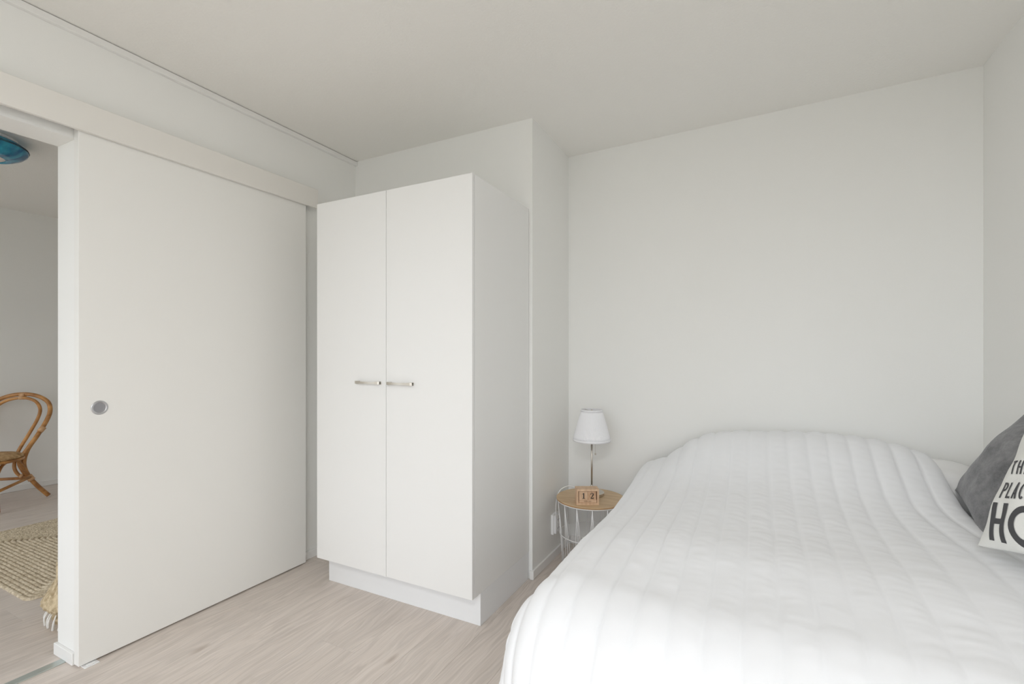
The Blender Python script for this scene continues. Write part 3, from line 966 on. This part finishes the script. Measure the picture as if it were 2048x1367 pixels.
# ------------------------------------------------------------------ added bedroom fill lamp, out of view, evens out the harsh window light
bl = thing('ceiling_lamp', 'added round fill lamp on the bedroom ceiling, out of view', 'lamp', (0.10, -0.95, H))
MB().lathe([(0, 0), (.29, 0), (.30, -.006), (.30, -.030), (.28, -.034), (0, -.034)], 48).build('ceiling_plate', TRIM, bl)
MB().tube([(.300 * math.cos(t), .300 * math.sin(t), -.040) for t in np.linspace(0, 2 * math.pi, 64, endpoint=False)], .010, 8, True).build('rim', NICKEL, bl)
ld = bpy.data.lights.new('added_fill_light', 'AREA')
ld.shape, ld.size, ld.energy, ld.color = 'DISK', .58, 31, (.98, .985, .995)
lo = bpy.data.objects.new('added_fill_light', ld); COL.objects.link(lo)
lo.parent = bl; lo.location = (0, 0, -.045)

# ------------------------------------------------------------------ other room: rattan chair
CH_ROT = math.radians(40)
chair = thing('rattan_chair', 'bentwood rattan chair with looped back in the other room', 'chair', (-5.515, 1.490, 0), CH_ROT)
def arch(pts):
    m = [(-x_, y_, z_) for x_, y_, z_ in reversed(pts[:-1])]
    return catmull(pts + m, 6)
outer = [(.272, .205, .012), (.215, .165, .11), (.168, .135, .21), (.145, .125, .31), (.158, .145, .42), (.195, .195, .53), (.226, .25, .645), (.234, .285, .73), (.200, .315, .808), (.11, .335, .862), (0, .342, .880)]
MB().tube(arch(outer), .0165, 12).build('back_frame', RATTAN, chair)
inner = [(.178, .128, .195), (.130, .105, .215), (.100, .095, .28), (.098, .11, .36), (.108, .135, .43), (.140, .19, .55), (.168, .24, .665), (.172, .268, .745), (.130, .298, .806), (.07, .314, .838), (0, .320, .848)]
MB().tube(arch(inner), .0125, 12).build('inner_loop', RATTAN, chair)
for sx in (1, -1):
    MB().tube(catmull([(sx * .205, .205, .56), (sx * .165, .145, .44), (sx * .128, .105, .34), (sx * .150, .112, .25), (sx * .182, .135, .19)], 6), .0145, 10).build('side_brace', RATTAN, chair)
    # front leg
    MB().tube(catmull([(sx * .225, -.255, .012), (sx * .19, -.215, .16), (sx * .165, -.185, .30), (sx * .16, -.175, .385)], 6), .0155, 10).build('front_leg', RATTAN, chair)
    MB().tube([(sx * .198, -.215, .165), (sx * .188, .135, .195)], .0115, 10).build('stretcher', RATTAN, chair)
    MB().tube(catmull([(sx * .172, -.19, .27), (sx * .150, -.10, .345), (sx * .148, 0, .365), (sx * .150, .06, .345), (sx * .155, .115, .27)], 6), .011, 10).build('side_arch', RATTAN, chair)
    for p, q, r_ in (((sx * .206, .207, .565), (sx * .222, .228, .60), .0215), ((sx * .190, .145, .165), (sx * .172, .132, .205), .0235), ((sx * .150, .105, .208), (sx * .135, .103, .214), .0165)):
        MB().tube([p, q], r_, 12).build('binding', BINDING, chair)
MB().tube([(.188, .135, .185), (-.188, .135, .185)], .0115, 10).build('stretcher', RATTAN, chair)
MB().tube([(.198, -.215, .165), (-.198, -.215, .165)], .0115, 10).build('stretcher', RATTAN, chair)
MB().tube([(.018, .339, .871), (-.018, .339, .871)], .0215, 12).build('binding', BINDING, chair)
MB().tube([(.016, .3205, .848), (-.016, .3205, .848)], .0150, 12).build('binding', BINDING, chair)
mb = MB()
prof = [(0, .418), (.10, .420), (.185, .416), (.212, .404), (.218, .392), (.205, .382), (.10, .380), (0, .380)]
mb.lathe(prof, 40)
seat = mb.build('seat', CANE_SEAT, chair); seat.location = (0, -.045, 0)
MB().tube([(.212 * math.cos(t), -.045 + .212 * math.sin(t), .374) for t in np.linspace(0, 2 * math.pi, 40, endpoint=False)], .0115, 8, True).build('seat_ring', RATTAN, chair)

# ------------------------------------------------------------------ other room: braided jute rug
RX0, RX1, RY0, RY1 = -4.63, -3.215, 0.995, 3.05
rug = thing('jute_rug', 'rectangular braided jute rug on the other room floor', 'rug', ((RX0 + RX1) / 2, (RY0 + RY1) / 2, 0))
hx, hy = (RX1 - RX0) / 2, (RY1 - RY0) / 2
st = .0220
k = 0
while hx - st * k > st * .6:
    ax, ay = hx - st * (k + .5), hy - st * (k + .5)
    rc = min(.035, ax * .6)
    pts = []
    for sx, sy, a0 in ((1, 1, 0), (-1, 1, 90), (-1, -1, 180), (1, -1, 270)):
        for q in range(5):
            t = math.radians(a0 + 90 * q / 4)
            pts.append((sx * (ax - rc) + rc * math.cos(t), sy * (ay - rc) + rc * math.sin(t)))
    # densify the sides so the braid can swell and narrow
    dense = []
    for i in range(len(pts)):
        p, q = Vector(pts[i]), Vector(pts[(i + 1) % len(pts)])
        m_ = max(1, int((q - p).length / .022))
        for j in range(m_): dense.append(p.lerp(q, j / m_))
    vs, fs = [], []
    nseg = 6
    for i, p in enumerate(dense):
        t = (dense[(i + 1) % len(dense)] - dense[i - 1]).normalized(); n_ = Vector((t.y, -t.x))
        sw = 1 + .07 * math.sin(i * 2.4 + k)
        for j in range(nseg):
            th = math.pi * j / (nseg - 1)
            r_ = math.cos(th) * st * .52 * sw
            vs.append((p.x + n_.x * r_, p.y + n_.y * r_, .0005 + (.0110 * sw) * math.sin(th) ** .8))
    L_ = len(dense)
    for i in range(L_):
        for j in range(nseg - 1):
            fs.append((i * nseg + j, ((i + 1) % L_) * nseg + j, ((i + 1) % L_) * nseg + j + 1, i * nseg + j + 1))
    fix_normals(MB().add(vs, fs, True).build('braid_row', JUTE, rug))
    k += 1

# ------------------------------------------------------------------ other room: seagrass basket
bk = thing('seagrass_basket', 'woven seagrass belly basket with white fringe behind the door jamb', 'basket', (-2.790, 1.100, 0))
wob = lambda a, z: 1 + .012 * math.sin(a * 26 + z * 260)
prof = [(0, .002), (.120, .002), (.140, .02), (.152, .05), (.160, .085), (.178, .098), (.184, .112), (.176, .130), (.156, .165), (.138, .200), (.126, .215), (.118, .212), (.130, .19), (.150, .16), (.165, .125), (.150, .07), (.12, .02), (0, .015)]
MB().lathe(prof, 96, wobble=wob).build('body', SEAGRASS, bk)
MB().tube([(.123 * math.cos(t), .123 * math.sin(t), .214) for t in np.linspace(0, 2 * math.pi, 40, endpoint=False)], .008, 8, True).build('rim', SEAGRASS, bk)
vdir = math.atan2(-1.1, 2.79)       # towards the camera
for a_ in (vdir - 1.5, vdir + 1.64):
    ca, sa = math.cos(a_), math.sin(a_)
    tx, ty = -sa, ca
    pts = catmull([(.125 * ca + q * tx, .125 * sa + q * ty, z_) for q, z_ in ((-.045, .20), (-.042, .245), (-.02, .275), (.02, .275), (.042, .245), (.045, .20))], 5)
    MB().tube(pts, .007, 8).build('handle', SEAGRASS, bk)
for i in range(16):
    a_ = vdir - 1.55 + i * .16
    r_ = .158 + random.uniform(-.004, .006)
    pts = catmull([(r_ * math.cos(a_), r_ * math.sin(a_), .080), ((r_ + .014) * math.cos(a_ + .03), (r_ + .014) * math.sin(a_ + .03), .055), ((r_ + .010) * math.cos(a_ - .03), (r_ + .010) * math.sin(a_ - .03), .016 + random.uniform(0, .012))], 5)
    MB().tube(pts, [.0025 + .003 * t for t in np.linspace(0, 1, len(pts))], 7).build('tassel', TASSEL, bk)

# ------------------------------------------------------------------ other room: ceiling lamp
cl = thing('ceiling_lamp', 'blue glass bowl ceiling lamp in the other room', 'lamp', (-4.06, 1.055, H))
MB().lathe([(0, 0), (.150, 0), (.158, -.006), (.158, -.022), (.10, -.028), (0, -.028)], 48).build('ceiling_plate', PLASTIC, cl)
o = MB().lathe([(.150, -.020), (.178, -.030), (.200, -.050), (.205, -.064), (.198, -.080), (.178, -.100), (.145, -.118), (.105, -.128), (.103, -.122), (.140, -.112), (.170, -.094), (.190, -.070), (.175, -.038), (.150, -.026), (.150, -.020)], 64, cap=False).build('glass_bowl', BLUE, cl)
fix_normals(o)
for z_, r_ in ((-.052, .2025), (-.060, .2055)):
    MB().tube([(r_ * math.cos(t), r_ * math.sin(t), z_) for t in np.linspace(0, 2 * math.pi, 64, endpoint=False)], .0016, 6, True).build('rim_line', DARK, cl)
MB().lathe([(.106, -.121), (.085, -.131), (.05, -.138), (0, -.140)], 48, cap=False).build('diffuser', OPAL, cl)
